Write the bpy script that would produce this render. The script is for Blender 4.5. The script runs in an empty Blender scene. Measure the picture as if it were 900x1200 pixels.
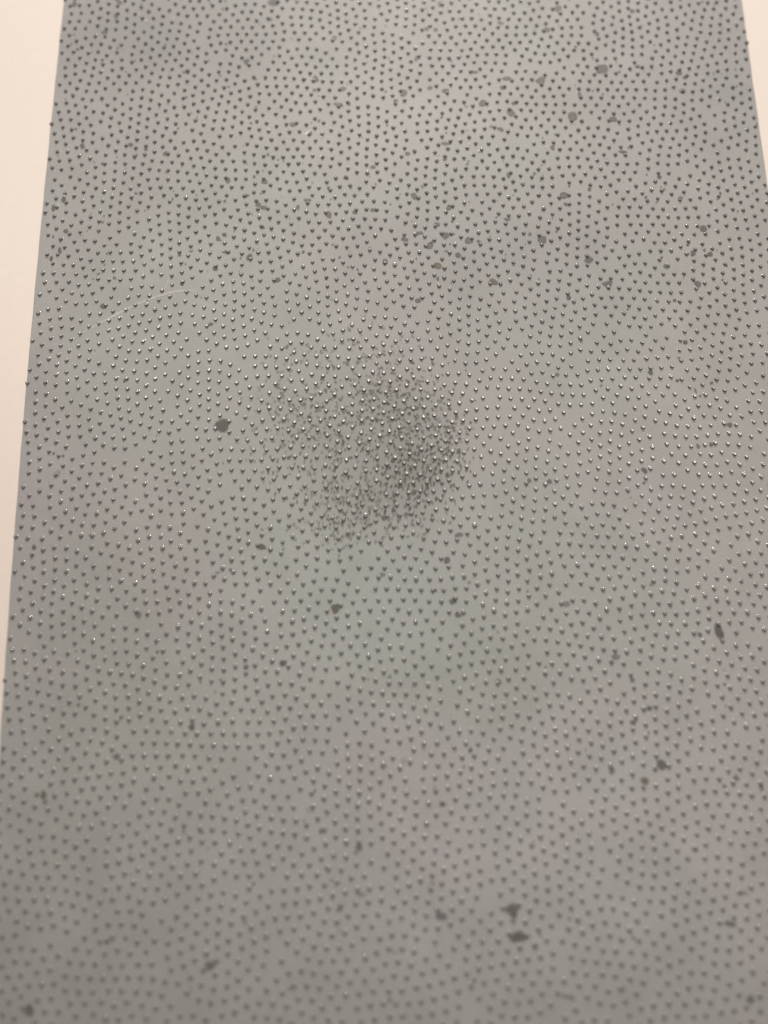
import bpy, math, random
import numpy as np
from mathutils import Matrix, Vector

SC = bpy.context.scene
COL = SC.collection
rng = np.random.default_rng(11)
random.seed(11)

# ------------------------------------------------------------------ camera
THICK = 0.0014                 # the sheet is 1.4 mm thick; the table top is z = 0
H_CAM = 0.1775                 # lens above the sheet
F_PX = 900.0                   # focal length in photograph pixels (900 x 1200)
d = Vector((-86, 3803, -900)).normalized()          # sheet's long axis in camera space
xa = (Vector((1, 0, 0)) - d * d.x).normalized()     # sheet's short axis
n = xa.cross(d).normalized()                        # sheet's normal
ROT = Matrix((xa, d, n))                            # camera space -> world space
CAM = Vector((0, 0, THICK + H_CAM))
cd = bpy.data.cameras.new('camera')
co = bpy.data.objects.new('camera', cd)
COL.objects.link(co)
co.matrix_world = Matrix.Translation(CAM) @ ROT.to_4x4()
cd.sensor_fit = 'VERTICAL'
cd.sensor_height = 36.0
cd.lens = 36.0 * F_PX / 1200.0
cd.clip_start, cd.clip_end = 0.005, 50
cd.dof.use_dof = True
cd.dof.focus_distance = 0.193
cd.dof.aperture_fstop = 3.8
SC.camera = co

# ------------------------------------------------------------------ world, lamps, exposure
w = bpy.data.worlds.new('World')
SC.world = w
w.use_nodes = True
bg = w.node_tree.nodes['Background']
bg.inputs['Color'].default_value = (1.0, 0.95, 0.89, 1)
bg.inputs['Strength'].default_value = 0.11

def area(name, loc, target, sx, sy, power, color, roll=0.0):
    ld = bpy.data.lights.new(name, 'AREA')
    ld.shape = 'RECTANGLE'
    ld.size, ld.size_y = sx, sy
    ld.energy, ld.color = power, color
    o = bpy.data.objects.new(name, ld)
    COL.objects.link(o)
    q = (Vector(target) - Vector(loc)).to_track_quat('-Z', 'Y')
    o.rotation_euler = (q.to_matrix() @ Matrix.Rotation(roll, 3, 'Z')).to_euler()
    o.location = loc
    return o

# long ceiling panel beyond the far end of the sheet: the bright caps of the studs mirror it
area('ceiling_panel', (0.15, 0.82, 1.9), (0, 0.07, 0), 2.1, 0.26, 32, (1.0, 0.90, 0.79))
# added key spots, unseen: cone edges imitate the phone's shadow at the near end
for sx_, sz_ in ((-0.36, 1.42), (0.10, 1.36), (0.56, 1.42), (-0.13, 1.78), (0.33, 1.78)):
    sd = bpy.data.lights.new('added_key_spot', 'SPOT')
    so = bpy.data.objects.new('added_key_spot', sd)
    COL.objects.link(so)
    so.location = (sx_, 3.10, sz_)
    half = 7.12                                   # half-angle of the cone; its near edge falls at y = -0.122
    elev = math.degrees(math.atan2(sz_, 3.10 + 0.122)) + half
    so.rotation_euler = (Vector((0.05, 3.10 - sz_ / math.tan(math.radians(elev)), 0)) - so.location).to_track_quat('-Z', 'Y').to_euler()
    sd.energy, sd.color = 139.0, (1.0, 0.925, 0.845)
    sd.spot_size, sd.spot_blend = math.radians(2 * half), 0.10
    sd.shadow_soft_size = 0.02

SC.cycles.transparent_max_bounces = 32
SC.view_settings.view_transform = 'Standard'
SC.view_settings.look = 'None'
SC.view_settings.exposure = 0.0
SC.view_settings.gamma = 1.0
SC.view_settings.use_curve_mapping = False

# ------------------------------------------------------------------ helpers
def at(px, py, z=THICK):
    """World point on the plane z seen at pixel (px, py) of the photograph."""
    v = ROT @ Vector((px - 450.0, 600.0 - py, -F_PX))
    t = (z - CAM.z) / v.z
    p = CAM + v * t
    return Vector((p.x, p.y, z))

def to_px(x, y, z=THICK):
    v = ROT.transposed() @ (Vector((x, y, z)) - CAM)
    return 450 + F_PX * v.x / -v.z, 600 - F_PX * v.y / -v.z, -v.z

def mesh(name, verts, faces, mat=None, smooth=False):
    me = bpy.data.meshes.new(name)
    me.from_pydata([tuple(v) for v in verts], [], [tuple(f) for f in faces])
    me.update()
    if mat: me.materials.append(mat)
    if smooth: me.polygons.foreach_set('use_smooth', [True] * len(me.polygons))
    return me

def link(name, me, parent=None):
    o = bpy.data.objects.new(name, me)
    COL.objects.link(o)
    if parent: o.parent = parent
    return o

class NT:
    """Small wrapper to write node trees."""
    def __init__(self, name):
        self.m = bpy.data.materials.new(name)
        self.m.use_nodes = True
        self.t = self.m.node_tree
        self.b = self.t.nodes['Principled BSDF']
        self.out = self.t.nodes['Material Output']
    def n(self, kind, **kw):
        x = self.t.nodes.new(kind)
        for k, v in kw.items():
            if k in x.inputs: x.inputs[k].default_value = v
            else: setattr(x, k, v)
        return x
    def l(self, a, b): self.t.links.new(a, b)
    def coord(self): return self.n('ShaderNodeTexCoord').outputs['Object']
    def noise(self, scale, detail=3.0, rough=0.55, vec=None):
        x = self.n('ShaderNodeTexNoise')
        x.inputs['Scale'].default_value = scale
        x.inputs['Detail'].default_value = detail
        x.inputs['Roughness'].default_value = rough
        self.l(vec or self.coord(), x.inputs['Vector'])
        return x.outputs['Fac']
    def ramp(self, fac, stops):
        r = self.n('ShaderNodeValToRGB')
        e = r.color_ramp.elements
        while len(e) < len(stops): e.new(0.5)
        for i, (p, c) in enumerate(stops):
            e[i].position = p
            e[i].color = c if len(c) == 4 else (*c, 1)
        self.l(fac, r.inputs[0])
        return r.outputs[0]
    def mix(self, fac, a, b, mode='MIX'):
        x = self.n('ShaderNodeMix', data_type='RGBA', blend_type=mode)
        for s, v in ((x.inputs[0], fac), (x.inputs[6], a), (x.inputs[7], b)):
            if hasattr(v, 'is_output'): self.l(v, s)
            elif isinstance(v, tuple): s.default_value = (*v, 1)
            else: s.default_value = v
        return x.outputs[2]

# ------------------------------------------------------------------ materials
def sheet_color(k, scale=1.0, with_tint_sheen=False):
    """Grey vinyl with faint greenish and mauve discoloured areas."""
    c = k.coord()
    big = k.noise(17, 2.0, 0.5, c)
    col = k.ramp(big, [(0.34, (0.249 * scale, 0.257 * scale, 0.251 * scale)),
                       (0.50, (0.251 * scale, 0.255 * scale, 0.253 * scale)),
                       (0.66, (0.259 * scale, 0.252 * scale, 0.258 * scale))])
    if with_tint_sheen:  # vertex colours: tint patches plus painted sheen
        va = k.n('ShaderNodeAttribute', attribute_name='tint_sheen')
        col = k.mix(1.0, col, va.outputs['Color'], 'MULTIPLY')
    mid = k.noise(75, 4.0, 0.6, c)
    col = k.mix(1.0, col, k.ramp(mid, [(0.3, (0.93, 0.93, 0.93)), (0.7, (1.05, 1.05, 1.05))]), 'MULTIPLY')
    fine = k.noise(1500, 3.0, 0.7, c)
    col = k.mix(1.0, col, k.ramp(fine, [(0.25, (0.93, 0.93, 0.93)), (0.75, (1.06, 1.06, 1.06))]), 'MULTIPLY')
    return c, col

k = NT('grey_vinyl')
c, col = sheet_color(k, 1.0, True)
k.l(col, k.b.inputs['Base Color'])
k.b.inputs['Roughness'].default_value = 0.62
k.b.inputs['Specular IOR Level'].default_value = 0.35
bn = k.n('ShaderNodeBump', Strength=0.12, Distance=0.00008)
k.l(k.noise(2600, 2.0, 0.6, c), bn.inputs['Height'])
k.l(bn.outputs[0], k.b.inputs['Normal'])
M_SHEET = k.m

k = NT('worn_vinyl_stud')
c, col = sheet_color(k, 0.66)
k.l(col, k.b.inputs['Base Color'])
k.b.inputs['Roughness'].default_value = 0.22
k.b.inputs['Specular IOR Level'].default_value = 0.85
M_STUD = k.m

k = NT('cut_vinyl_edge')
k.b.inputs['Base Color'].default_value = (0.075, 0.072, 0.068, 1)
k.b.inputs['Roughness'].default_value = 0.7
M_EDGE = k.m

k = NT('cream_laminate')
c = k.coord()
col = k.ramp(k.noise(9, 2.0, 0.5, c), [(0.35, (0.59, 0.54, 0.508)), (0.65, (0.60, 0.535, 0.498))])
fine = k.noise(420, 4.0, 0.7, c)
col = k.mix(1.0, col, k.ramp(fine, [(0.3, (0.975, 0.975, 0.97)), (0.7, (1.01, 1.01, 1.01))]), 'MULTIPLY')
k.l(col, k.b.inputs['Base Color'])
k.b.inputs['Roughness'].default_value = 0.42
M_TABLE = k.m

def decal(name, color, edge, grain, strength=1.0):
    """Thin dried dirt: opacity from the mesh's own fade values, broken up by grain."""
    k = NT(name)
    c = k.coord()
    a = k.n('ShaderNodeAttribute', attribute_name='fade')
    nz = k.noise(grain, 3.0, 0.65, c)
    add = k.n('ShaderNodeMath', operation='MULTIPLY_ADD')
    k.l(nz, add.inputs[0]); add.inputs[1].default_value = edge
    k.l(a.outputs['Fac'], add.inputs[2])
    mr = k.n('ShaderNodeMapRange', interpolation_type='SMOOTHSTEP')
    k.l(add.outputs[0], mr.inputs['Value'])
    mr.inputs['From Min'].default_value = edge * 0.5 + 0.02
    mr.inputs['From Max'].default_value = edge * 0.5 + 0.85
    mr.inputs['To Max'].default_value = strength
    at2 = k.n('ShaderNodeAttribute', attribute_name='opacity')
    mu = k.n('ShaderNodeMath', operation='MULTIPLY')
    k.l(mr.outputs[0], mu.inputs[0]); k.l(at2.outputs['Fac'], mu.inputs[1])
    k.l(mu.outputs[0], k.b.inputs['Alpha'])
    k.l(k.ramp(nz, [(0.3, tuple(x * 0.8 for x in color)), (0.7, tuple(x * 1.2 for x in color))]), k.b.inputs['Base Color'])
    k.b.inputs['Roughness'].default_value = 0.6
    return k.m
M_STAIN = decal('dried_grey_dirt', (0.066, 0.063, 0.060), 0.55, 2400)
M_BROWN = decal('dried_brown_dirt', (0.085, 0.062, 0.040), 0.55, 2400)
M_SMUDGE = decal('rubbed_in_dirt', (0.060, 0.063, 0.048), 0.5, 2600)
M_FILM = decal('thin_dirt_film', (0.07, 0.078, 0.055), 0.5, 1500)
M_LIGHT = decal('pale_scratch', (0.60, 0.58, 0.54), 0.5, 1800)

# ------------------------------------------------------------------ the table top
def rounded_slab(x0, x1, y0, y1, z0, z1, r):
    v, f = [], []
    prof = [(0, z0 + r), (0, z1 - r)] + [(r - r * math.cos(a), z1 - r + r * math.sin(a)) for a in (0.5, 1.05, math.pi / 2)]
    prof = [(r, z0)] + prof
    for (i, z) in prof:
        v += [(x0 + i, y0 + i, z), (x1 - i, y0 + i, z), (x1 - i, y1 - i, z), (x0 + i, y1 - i, z)]
    for s in range(len(prof) - 1):
        for q in range(4):
            a, b = s * 4 + q, s * 4 + (q + 1) % 4
            f.append((a, b, b + 4, a + 4))
    m = 4 * (len(prof) - 1)
    f.append((m, m + 1, m + 2, m + 3)); f.append((3, 2, 1, 0))
    return v, f
v, f = rounded_slab(-0.8, 0.8, -0.45, 0.55, -0.03, 0.0, 0.003)
table = link('table_top', mesh('table_top', v, f, M_TABLE))
table['kind'] = 'structure'
table['label'] = 'smooth cream white table top under the grey studded sheet'

# ------------------------------------------------------------------ the sheet
root = bpy.data.objects.new('studded_sheet', None)
COL.objects.link(root)
root.empty_display_size = 0.02
root['label'] = 'grey vinyl sheet covered in small raised studs, stained and smudged, on the cream table'
root['category'] = 'sheet'

EDGE_L = [(81, -60), (75, 0), (62, 110), (54, 205), (45, 300), (33, 420), (20.5, 560), (12, 680), (6, 780), (0.5, 870), (-6, 970), (-16, 1180), (-24, 1420)]
EDGE_R = [(862, -60), (869, 0), (876, 50), (883, 96), (894, 173), (901, 225), (915, 320), (950, 560), (998, 870), (1045, 1180), (1082, 1420)]
def edge_fn(pts):
    q = sorted([(at(*p).y, at(*p).x) for p in pts])
    ys, xs = np.array([a for a, b in q]), np.array([b for a, b in q])
    cf = np.polyfit(ys, xs, 3)
    return lambda y: float(np.polyval(cf, y)), ys
fl, yl = edge_fn(EDGE_L)
fr, yr = edge_fn(EDGE_R)
Y0, Y1 = at(450, 1400).y, at(450, -50).y
CORNER = 0.004
def left(y):
    x = fl(y)
    for e in (y - Y0, Y1 - y):
        if e < CORNER: x += CORNER - math.sqrt(max(0, CORNER ** 2 - (CORNER - e) ** 2))
    return x
def right(y):
    x = fr(y)
    for e in (y - Y0, Y1 - y):
        if e < CORNER: x -= CORNER - math.sqrt(max(0, CORNER ** 2 - (CORNER - e) ** 2))
    return x

ends = [CORNER * t for t in (0.0, 0.05, 0.15, 0.3, 0.5, 0.75, 1.0)]
rows = [Y0 + e for e in ends] + list(np.linspace(Y0 + CORNER, Y1 - CORNER, 90)[1:-1]) + [Y1 - e for e in reversed(ends)]
r = 0.00022
prof = [(0.0, 0.0002), (0.0, THICK - r), (r * 0.3, THICK - r * 0.3), (r, THICK)]
V, F = [], []
wob = lambda y, s: 0.00004 * math.sin(y * 410 + s) + 0.00003 * math.sin(y * 1130 + 2 * s)
NC = 60
for y in rows:
    a, b = left(y) + wob(y, 0), right(y) + wob(y, 2)
    for i, z in prof: V.append((a + i, y, z))
    for t in np.linspace(0, 1, NC + 2)[1:-1]: V.append((a + r + (b - a - 2 * r) * t, y, THICK))
    for i, z in reversed(prof): V.append((b - i, y, z))
P = 8 + NC
for j in range(len(rows) - 1):
    for i in range(P - 1):
        a = j * P + i
        F.append((a, a + 1, a + 1 + P, a + P))
F.append(tuple(range(P))); F.append(tuple((len(rows) - 1) * P + i for i in reversed(range(P))))
for j in range(len(rows) - 1):
    F.append((j * P, j * P + P, j * P + 2 * P - 1, j * P + P - 1))
me = mesh('base_sheet', V, F, M_SHEET)
me.materials.append(M_EDGE)
for p in me.polygons:
    if abs(p.normal.z) < 0.5: p.material_index = 1
# tint patches, the upper ones with broad sheen painted into the colour: (x, y, rx, ry) photograph pixels and their tint
TINT_SHEEN = [(170, 40, 190, 60, (-.15, -.16, -.13)), (850, 70, 70, 110, (-.08, -.09, -.05)), (470, 145, 150, 65, (.11, .10, .08)),
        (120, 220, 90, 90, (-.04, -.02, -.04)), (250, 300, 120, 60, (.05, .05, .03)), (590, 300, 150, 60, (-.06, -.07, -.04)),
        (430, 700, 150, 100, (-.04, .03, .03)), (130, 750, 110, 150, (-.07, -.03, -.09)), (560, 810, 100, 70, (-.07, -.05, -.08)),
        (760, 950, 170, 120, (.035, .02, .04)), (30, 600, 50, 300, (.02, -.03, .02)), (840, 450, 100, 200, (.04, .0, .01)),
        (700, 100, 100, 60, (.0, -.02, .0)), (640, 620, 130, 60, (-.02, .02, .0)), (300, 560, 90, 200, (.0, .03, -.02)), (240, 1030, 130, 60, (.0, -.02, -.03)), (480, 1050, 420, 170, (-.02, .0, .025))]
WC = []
for x, y, rx, ry, t in TINT_SHEEN:
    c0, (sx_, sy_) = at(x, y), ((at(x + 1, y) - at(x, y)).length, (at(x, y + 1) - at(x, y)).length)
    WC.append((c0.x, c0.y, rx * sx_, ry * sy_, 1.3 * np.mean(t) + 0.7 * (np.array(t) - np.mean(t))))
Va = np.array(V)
tint_sheen = np.ones((len(V), 3))
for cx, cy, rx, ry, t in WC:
    tint_sheen += np.exp(-((Va[:, 0] - cx) / rx) ** 2 - ((Va[:, 1] - cy) / ry) ** 2)[:, None] * t
ca = me.attributes.new('tint_sheen', 'FLOAT_COLOR', 'POINT')
ca.data.foreach_set('color', np.concatenate([tint_sheen, np.ones((len(V), 1))], 1).ravel())
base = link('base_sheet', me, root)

# ------------------------------------------------------------------ stains (photograph px: x, y, rx, ry, strength, tone)
S = """87,5,3,3,.7 140,3,3,2.5,.8 135.5,19,2,3,.8 122,38,3.5,2.5,.8 96.5,171,2.5,3.5,.9 153,169.5,3,2,.8 218,85,3.5,2,.7
194,180,3,2.5,.7 320.5,3,7,4,.35 369.5,92.5,3,4,.8 402,104,3.5,2.5,.8 396.5,122.5,4.5,2.5,.75 343,146,3.5,2.5,.85 391.5,44,3,2,.7
289,72,3,3.5,.35 437,196,3,2,.8 516.5,4.5,2.5,3,.7 500,34,2.5,2.5,.45 510.5,35,2.5,2.5,.7 586.5,27,3.5,2,.7 640.5,35,4,3,.9
488,68,2,3.5,.7 594,92,5,2.5,.85 634,94.5,5,4,.8 473.5,109,3.5,4,.8 504,103,3,2.5,.85 522,106.5,4,2.5,.5 589,103,3,2.5,.5
565,120.5,4,4,.85 599,132,4.5,4,.65 601.5,121.5,2.5,2,.5 586.5,151.5,3.5,2.5,.7 464,118.5,3,2,.5 522,168.5,5,2,.8 478,180,2.5,2.5,.7
556,84.5,4,2,.25 648,173,2.5,3,.7 654.5,10,4,4,.9 705.5,80.5,6.5,5.5,1 670,136,5.5,5,.65 719,140.5,4,3,.75 679.5,112,2,4,.6
730,178,5,2,.4 795.5,85.5,4,3,.25 802,91,3,2,.25 700,40,2.5,2.5,.3 747,78,3,2,.4 741,13,3,2.5,.25 800,107,4,3,.25
74.5,233,2,4.5,.9 63,244,2,4,.8 70,294,2.5,3.2,.85 60,303,2,3,.8 77,271,3,2,.7 121,359,4,3,.25 267,212,2.5,3.5,.8
310,213,4,2.5,.65 288,229.5,4,2,.8 303,239.5,2.5,2.5,.8 309.5,243,4,2.5,.8 385.5,252,3.8,3.3,.9 416,249,3,2.2,.85 437,246,3,2,.7
442,246,2.5,2,.6 266,295.5,4,2,.8 255.5,279,2.2,3,.8 252,315,3,2.5,.8 292,301,3,4,.4 349,243,2,3,.7 361,235,4,2,.7 325.5,328,3.5,3,.25
485.5,230,3,4,.75 525,244,3,3,.9 512,263,3.5,2.5,.7 522,275.5,5,4,.25 474.5,280.5,4,2.5,.85 504,288.5,3.5,4,.75 549,282,4,4,.85
561,283,2.5,1.8,.7 594,257,3.5,2,.8 635,280.5,5,4.5,1 621,274.5,2,2,.7 595.5,205,2,3.5,.7 489.5,352,3,3,.8 513,312,4,3.5,.7,b
537,299,3.5,3,.5 451,307,3,4,.35 578,331,5,4,.25,b 596.5,286.5,2,2,.7 492,273,4,2,.7 660.5,229,4.5,4,.8 691,221.5,2,2,.7
824.5,268,4,3.8,.85 812.5,296.5,3,3,.8 779.5,312,2.5,2.5,.75 832,298,3,3,.6 773,207.5,2.5,2.5,.4 690,305.5,5,4,.25 666.5,349,2.5,3,.45
790.5,352,2,2,.7 797,232,3,1.8,.7 712,333,6,4,.2 818,333,4,4,.2 762,436,3,3.2,.85 803,401,3,2.5,.5 855,498,3.2,3,.75 653,439,2.5,2.5,.6
755,552,4,3,.8 644,564,3,3,.7 620,563,2.5,3,.6 833,521,2.5,2.5,.8 818,523,2,3,.7 794,446,2.5,2,.8 815,458,1.5,3,.6
261,499,8,7.5,.95 68,555,4,4,.2 247,380,3,2,.3 40,641,2.5,3,.85 162,721,3,4.5,.5 225,852,3.6,4,.95 137,887,4,4,.7 288,782,3,3.5,.7
260,797,4,2,.4 92,826,3,2,.5 393,713,5,6,.85,b 331,777,3.5,4,.9 307,641,5,3.5,.85 255,671,3,2,.4 270,668,2,2.5,.6 448,673,3,3,.5
523.5,656,4,4,.75 537.5,627,5,3,.6 530.5,705,4,3.5,.75 536.5,721,4,3,.7 664,708,4.5,3.5,.45 585,798.5,4,3,.5 550,682.5,2,2,.45
841.5,741,4.5,10,.85 721.5,769.5,5,3.5,.5 741.5,797,3,3,.6 761,830,3.5,3,.8 742,847,3.5,3,.8 775,896,6,6,.95 755.5,915,5,4.5,.85,b
717,904,4,3.5,.65 51,932,4,4,.8,b 53,940,3,2.5,.7,b 153,1005,5,4,.35 247,1132,6,6,.7 34,1185,6,6,.7,b 421,994,4.5,4,.7 423,1048,5,3.5,.4
517,1074,7,5,.7 397,1066,4,3,.5 600,1066,7,8,.85 607,1098,9,7,.9 473,892,4,4,.2 363,949,5,4,.2 519,943,4,3,.5 857,1082,6,4,.7
879,1171,5,5,.7 627,1110,4,6,.3 872,1047,5,3,.4 892,923,3,4,.6 862,912,4,3.5,.7"""
STAINS = []
for tok in S.split():
    p = tok.split(',')
    STAINS.append(tuple(float(q) for q in p[:5]) + (p[5] if len(p) > 5 else 'g',))

# ------------------------------------------------------------------ where the studs stand
SP = 0.00268                              # spacing of neighbouring studs
def layout():
    """Embossing of concentric rings about regularly spaced centres, so rows bend and leave small bare gaps where rings meet."""
    a1, a2 = np.array([0.0222, 0.0050]), np.array([0.0062, 0.0222])
    cs = []
    for i in range(-14, 15):
        for j in range(-14, 15):
            p = i * a1 + j * a2 + rng.normal(0, 0.0012, 2)
            if -0.16 < p[0] < 0.16 and Y0 - 0.02 < p[1] < Y1 + 0.02: cs.append(p)
    cs = np.array(cs)
    pts, own = [], []
    for ci, cc in enumerate(cs):
        ph, tw = rng.uniform(0, 6.28), rng.choice((-1, 1)) * rng.uniform(0.0, 0.06)
        for kk in range(0, 8):
            m = max(1, 6 * kk)
            for q in range(m):
                a = ph + 2 * math.pi * q / m + tw * kk
                pts.append(cc + kk * SP * 0.97 * np.array([math.cos(a), math.sin(a)]))
                own.append((ci, kk))
    pts = np.array(pts)
    keep = np.ones(len(pts), bool)
    for i, p in enumerate(pts):
        dd = np.hypot(*(cs - p).T)
        if dd.min() < dd[own[i][0]] - 0.0006: keep[i] = False
    pts = pts[keep]; rank = np.array([o[1] for o in own])[keep]
    lim = np.array([left(min(max(y, Y0), Y1)) for y in pts[:, 1]]), np.array([right(min(max(y, Y0), Y1)) for y in pts[:, 1]])
    ok = (pts[:, 1] > Y0 - 0.002) & (pts[:, 1] < Y1 + 0.002) & (pts[:, 0] > lim[0] - 0.002) & (pts[:, 0] < lim[1] + 0.002)
    pts = pts[ok]; rank = rank[ok]
    # thin out pairs that stand too close
    cell = {}
    out = []
    for p in pts[np.argsort(rank + rng.random(len(rank)) * 0.9)]:
        g = (int(math.floor(p[0] / SP)), int(math.floor(p[1] / SP)))
        bad = False
        for dx in (-1, 0, 1):
            for dy in (-1, 0, 1):
                for q in cell.get((g[0] + dx, g[1] + dy), ()):
                    if (q[0] - p[0]) ** 2 + (q[1] - p[1]) ** 2 < (0.74 * SP) ** 2: bad = True
        if not bad:
            cell.setdefault(g, []).append(p); out.append(p)
    pts = np.array(out)
    # settle: neighbours push each other apart a little; big stains push studs off their middle
    big = [(at(s[0], s[1]), 0.0002 * (s[2] + s[3]) / 2 + 0.00045) for s in STAINS if (s[2] + s[3]) > 7 and s[4] > 0.6]
    for it in range(8):
        gx = np.floor(pts[:, 0] / SP).astype(int); gy = np.floor(pts[:, 1] / SP).astype(int)
        cell = {}
        for i in range(len(pts)): cell.setdefault((gx[i], gy[i]), []).append(i)
        mv = np.zeros_like(pts)
        for i in range(len(pts)):
            nb = [j for dx in (-1, 0, 1) for dy in (-1, 0, 1) for j in cell.get((gx[i] + dx, gy[i] + dy), ()) if j != i]
            if not nb: continue
            dv = pts[i] - pts[nb]
            L = np.hypot(dv[:, 0], dv[:, 1]) + 1e-9
            wgt = np.clip(1.0 - L / (SP * 1.01), 0, 1) * SP * 0.34
            mv[i] = (dv / L[:, None] * wgt[:, None]).sum(0)
        pts = pts + mv
        for (b, rad) in big:
            dv = pts - np.array([b.x, b.y])
            L = np.hypot(dv[:, 0], dv[:, 1]) + 1e-9
            hit = L < rad
            pts[hit] += dv[hit] / L[hit][:, None] * ((rad - L[hit]) * 0.6)[:, None]
    pts += rng.normal(0, 0.00004, pts.shape)
    ok = np.array([Y0 + 0.0004 < y < Y1 - 0.0004 and left(y) + 0.0003 < x < right(y) - 0.0003 for x, y in pts])
    return pts[ok]
PTS = layout()
print('studs:', len(PTS))

# stud profile: filleted foot, steep wall, rounded shoulder, almost flat cap
PROF = [(0.00068, -0.00002), (0.00056, 0.00004), (0.00049, 0.00016), (0.00044, 0.00029), (0.00040, 0.000360), (0.000365, 0.000395), (0.000335, 0.0004145), (0.00031, 0.000418), (0.00028, 0.0004186), (0.00012, 0.0004196)]
NSEG = 12
def stud_geo():
    v, f = [], []
    for (rr, z) in PROF:
        for q in range(NSEG):
            a = 2 * math.pi * q / NSEG
            v.append((rr * math.cos(a), rr * math.sin(a), z))
    for s in range(len(PROF) - 1):
        for q in range(NSEG):
            a, b = s * NSEG + q, s * NSEG + (q + 1) % NSEG
            f.append((a, b, b + NSEG, a + NSEG))
    f.append(tuple((len(PROF) - 1) * NSEG + q for q in range(NSEG)))
    return np.array(v), f
SV, SF = stud_geo()
SV = SV * np.array([0.92, 0.92, 0.90])

view = np.array([to_px(x, y) for x, y in PTS])
inside = (view[:, 0] > 6) & (view[:, 0] < 894) & (view[:, 1] > 6) & (view[:, 1] < 1192)
order = np.argsort(np.where(inside, view[:, 2], 9))
near = set(order[:296].tolist())
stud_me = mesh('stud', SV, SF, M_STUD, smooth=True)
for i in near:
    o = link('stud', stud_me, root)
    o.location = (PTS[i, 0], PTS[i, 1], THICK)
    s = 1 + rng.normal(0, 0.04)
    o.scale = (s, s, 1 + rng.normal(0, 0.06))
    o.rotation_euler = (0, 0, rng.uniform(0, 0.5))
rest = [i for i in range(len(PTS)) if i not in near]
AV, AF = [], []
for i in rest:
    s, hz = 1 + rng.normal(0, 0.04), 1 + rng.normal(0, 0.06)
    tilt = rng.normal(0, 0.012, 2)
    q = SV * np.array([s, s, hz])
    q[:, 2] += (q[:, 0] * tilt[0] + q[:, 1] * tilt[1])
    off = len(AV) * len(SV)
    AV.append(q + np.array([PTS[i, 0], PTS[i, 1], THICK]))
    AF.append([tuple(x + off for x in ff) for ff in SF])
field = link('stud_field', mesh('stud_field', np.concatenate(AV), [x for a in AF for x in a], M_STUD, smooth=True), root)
field['kind'] = 'stuff'

# ------------------------------------------------------------------ dirt
RINGS = (0.0, 0.4, 0.75, 1.0)
FADE = (1.0, 0.95, 0.6, 0.0)
def blob(cx, cy, rx, ry, rot, op, z, nseg=18, rough=0.16, rand=rng):
    """A flat irregular patch of dried dirt: verts, faces, fade, opacity."""
    v, f, fa = [(cx, cy, z)], [], [1.0]
    amp = [rand.normal(0, rough / (1 + 0.5 * m)) for m in range(1, 5)]
    pha = [rand.uniform(0, 6.28) for m in range(1, 5)]
    ca, sa = math.cos(rot), math.sin(rot)
    for ri in range(1, 4):
        for q in range(nseg):
            a = 2 * math.pi * q / nseg
            k_ = 1 + sum(amp[m] * math.cos((m + 1) * a + pha[m]) for m in range(4))
            k_ = max(0.45, k_)
            x, y = RINGS[ri] * k_ * rx * math.cos(a), RINGS[ri] * k_ * ry * math.sin(a)
            v.append((cx + ca * x - sa * y, cy + sa * x + ca * y, z)); fa.append(FADE[ri])
    for q in range(nseg): f.append((0, 1 + q, 1 + (q + 1) % nseg))
    for ri in range(2):
        for q in range(nseg):
            a, b = 1 + ri * nseg + q, 1 + ri * nseg + (q + 1) % nseg
            f.append((a, a + nseg, b + nseg, b))
    return v, f, fa, [op] * len(v)

def flat(name, parts, mat, stuff=False):
    v, f, fa, op = [], [], [], []
    for a, b, c_, e in parts:
        n0 = len(v)
        v += a; f += [tuple(x + n0 for x in ff) for ff in b]; fa += c_; op += e
    me = mesh(name, v, f, mat)
    for nm, vals in (('fade', fa), ('opacity', op)):
        at_ = me.attributes.new(nm, 'FLOAT', 'POINT')
        at_.data.foreach_set('value', vals)
    o = link(name, me, root)
    if stuff: o['kind'] = 'stuff'
    return o

ZD = THICK + 0.00003
def px_scale(px, py):
    a, b, c_ = at(px, py), at(px + 1, py), at(px, py + 1)
    return (b - a).length, (c_ - a).length
for si, (px, py, rx, ry, op, tone) in enumerate(STAINS):
    p = at(px, py)
    sx, sy = px_scale(px, py)
    grow = 1.22
    parts = [blob(p.x, p.y, rx * sx * grow, ry * sy * grow, rng.normal(0, 0.15), min(1, op + 0.35 if py < 420 else op * (0.78 if py < 850 else 0.62)), ZD + si * 2e-7)]
    if op > 0.65 and rng.random() < 0.3:      # a drip or crumb beside it
        a = rng.uniform(0, 6.28)
        parts.append(blob(p.x + rx * sx * 1.1 * math.cos(a), p.y + ry * sy * 1.1 * math.sin(a), rx * sx * 0.5, ry * sy * 0.5, 0, op * 0.9, ZD + 4e-5 + si * 2e-7, 10))
    flat('stain', parts, M_BROWN if tone == 'b' else M_STAIN)

# fine specks of dirt, densest towards the far end
specks = []
def speck(px, py, r0, op, k_):
    p = at(px, py)
    if not left(p.y) < p.x < right(p.y): return
    s = r0 * 0.00023
    specks.append(blob(p.x, p.y, s * rng.uniform(0.7, 1.5), s * rng.uniform(0.7, 1.3), rng.uniform(0, 3.1), op, ZD + 9e-5 + k_ * 1e-8, 8, 0.3))
for k_ in range(420):
    u = rng.random()
    py = 330 * rng.random() ** 1.1 if u < 0.72 else rng.uniform(250, 1180)
    speck(rng.uniform(60, 890), py, rng.uniform(0.7, 1.6) if rng.random() < 0.75 else rng.uniform(1.6, 2.4), rng.uniform(0.35, 0.85), k_)
flat('dirt_specks', specks, M_STAIN, True)

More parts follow.
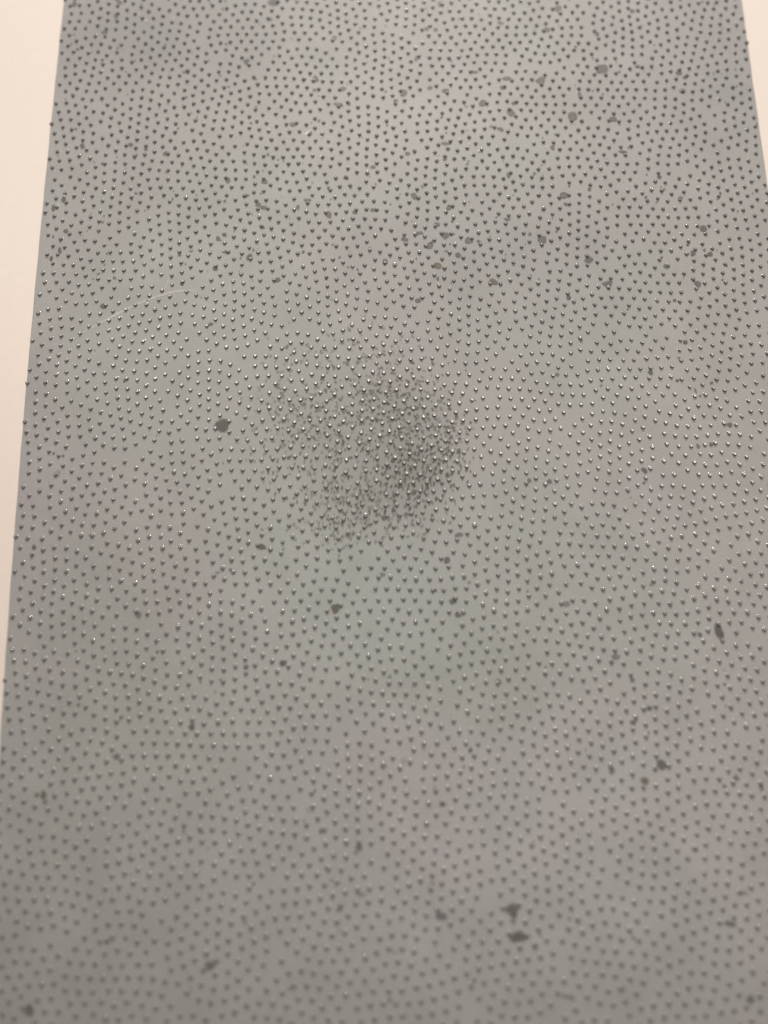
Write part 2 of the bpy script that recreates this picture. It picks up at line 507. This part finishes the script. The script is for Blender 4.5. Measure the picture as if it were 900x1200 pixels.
# the rubbed-in smudge: short dark dashes between the studs, over a thin grey film
sm = []
core = [((470, 478), (48, 36), 300, .8), ((488, 545), (38, 36), 420, 1.0), ((395, 505), (62, 62), 360, 0.7), ((410, 585), (42, 30), 240, 0.7), ((335, 490), (38, 60), 190, 0.55), ((395, 620), (45, 18), 90, 0.6), ((528, 525), (18, 40), 90, 0.9), ((430, 420), (60, 34), 120, 0.55), ((470, 600), (45, 22), 120, 0.75)]
kk = 0
used = {}
grid = {}
for x, y in PTS: grid.setdefault((int(x // SP), int(y // SP)), []).append((x, y))
for (mx, my), (sx_, sy_), cnt, op in core:
    for q in range(cnt):
        px, py = rng.normal(mx, sx_ * 0.62), rng.normal(my, sy_ * 0.62)
        p = at(px, py)
        gx, gy = int(p.x // SP), int(p.y // SP)
        nb = [s for dx in (-1, 0, 1) for dy in (-1, 0, 1) for s in grid.get((gx + dx, gy + dy), ())]
        if nb and min((s[0] - p.x) ** 2 + (s[1] - p.y) ** 2 for s in nb) < 0.00072 ** 2: continue
        ln = rng.uniform(0.30, 0.72) * 1e-3
        wd = rng.uniform(0.22, 0.40) * 1e-3
        g2 = (int(p.x // 0.0008), int(p.y // 0.0008))
        if sum(len(used.get((g2[0] + dx, g2[1] + dy), ())) for dx in (-1, 0, 1) for dy in (-1, 0, 1)) > 4: continue
        used.setdefault(g2, []).append(1)
        ang = rng.normal(-0.2 if py < 520 else 1.3, 0.5)
        sm.append(blob(p.x, p.y, ln, wd, ang, op * rng.uniform(0.3, 0.85), ZD + 1.2e-4 + kk * 2e-8, 10, 0.25)); kk += 1
flat('smudge', sm, M_SMUDGE, True)
# the thin grey film under the dashes: one sheet of fine facets that thins out to nothing
fv, ff, fa = [], [], []
NX, NY = 70, 70
for b_ in range(NY + 1):
    for a_ in range(NX + 1):
        px, py = 250 + 350 * a_ / NX, 370 + 310 * b_ / NY
        p = at(px, py)
        g = sum(o_ * math.exp(-((px - mx) / rx) ** 2 - ((py - my) / ry) ** 2) for mx, my, rx, ry, o_ in
                [(470, 478, 55, 42, .30), (485, 552, 48, 40, .42), (410, 520, 75, 75, .16), (430, 590, 70, 40, .15), (345, 480, 45, 60, .06)])
        edge = min(a_, NX - a_, b_, NY - b_) / 8
        fv.append((p.x, p.y, ZD + 2.2e-5)); fa.append(0.34 * g * min(1, edge))
for b_ in range(NY):
    for a_ in range(NX):
        q = b_ * (NX + 1) + a_
        ff.append((q, q + NX + 1, q + NX + 2, q + 1))
flat('smudge_film', [(fv, ff, [1.0] * len(fv), fa)], M_FILM, True)

# the pale scratch near the left edge, and two faint ones
def ribbon(name, pts, wid, op, mat):
    P_ = [at(*p) for p in pts]
    v, f, fa, o_ = [], [], [], []
    m = len(P_)
    for i, p in enumerate(P_):
        t = (P_[min(i + 1, m - 1)] - P_[max(i - 1, 0)]).normalized()
        nrm = Vector((-t.y, t.x, 0))
        wi = wid * rng.uniform(0.7, 1.3)
        for s_, fd in ((-1, 0.0), (-0.35, 0.85), (0.35, 0.85), (1, 0.0)):
            q = p + nrm * wi * s_
            v.append((q.x, q.y, ZD + 2.2e-4 * 0.2)); fa.append(fd)
            o_.append(op * min(1, 5 * i / m + 0.05, 5 * (m - 1 - i) / m + 0.15))
    for i in range(m - 1):
        for s_ in range(3):
            a = i * 4 + s_
            f.append((a, a + 1, a + 5, a + 4))
    return flat(name, [(v, f, fa, o_)], mat)
def smooth_path(pts, k_=40):
    t = np.linspace(0, 1, len(pts)); u = np.linspace(0, 1, k_)
    d_ = min(3, len(pts) - 1)
    return list(zip(np.polyval(np.polyfit(t, [p[0] for p in pts], d_), u) + rng.normal(0, 0.25, k_), np.polyval(np.polyfit(t, [p[1] for p in pts], d_), u) + rng.normal(0, 0.25, k_)))
ribbon('scratch', smooth_path([(88, 396), (107, 385), (135, 370), (158, 357), (178, 350), (196, 344), (214, 342), (233, 340.5)]), 0.00036, 0.38, M_LIGHT)
ribbon('scratch', smooth_path([(190, 345), (197, 330), (203, 315)], 14), 0.00022, 0.3, M_LIGHT)
ribbon('scratch', smooth_path([(356, 159), (360, 156), (363, 153)], 8), 0.0003, 0.9, M_LIGHT)

# pale crumbs of dust
lint = []
for (px, py) in [(377, 161), (385, 172), (538, 164), (551, 169), (561, 177), (553, 181), (346, 116), (164, 17), (204, 22), (120, 83), (172, 25), (437, 70), (76, 230), (640, 172), (376, 184)]:
    p = at(px, py)
    lint.append(blob(p.x, p.y, rng.uniform(0.2, 0.4) * 1e-3, rng.uniform(0.15, 0.3) * 1e-3, rng.uniform(0, 3), rng.uniform(0.5, 0.9), ZD + 2e-4 + px * 1e-8, 8, 0.3))
flat('dust', lint, M_LIGHT, True)
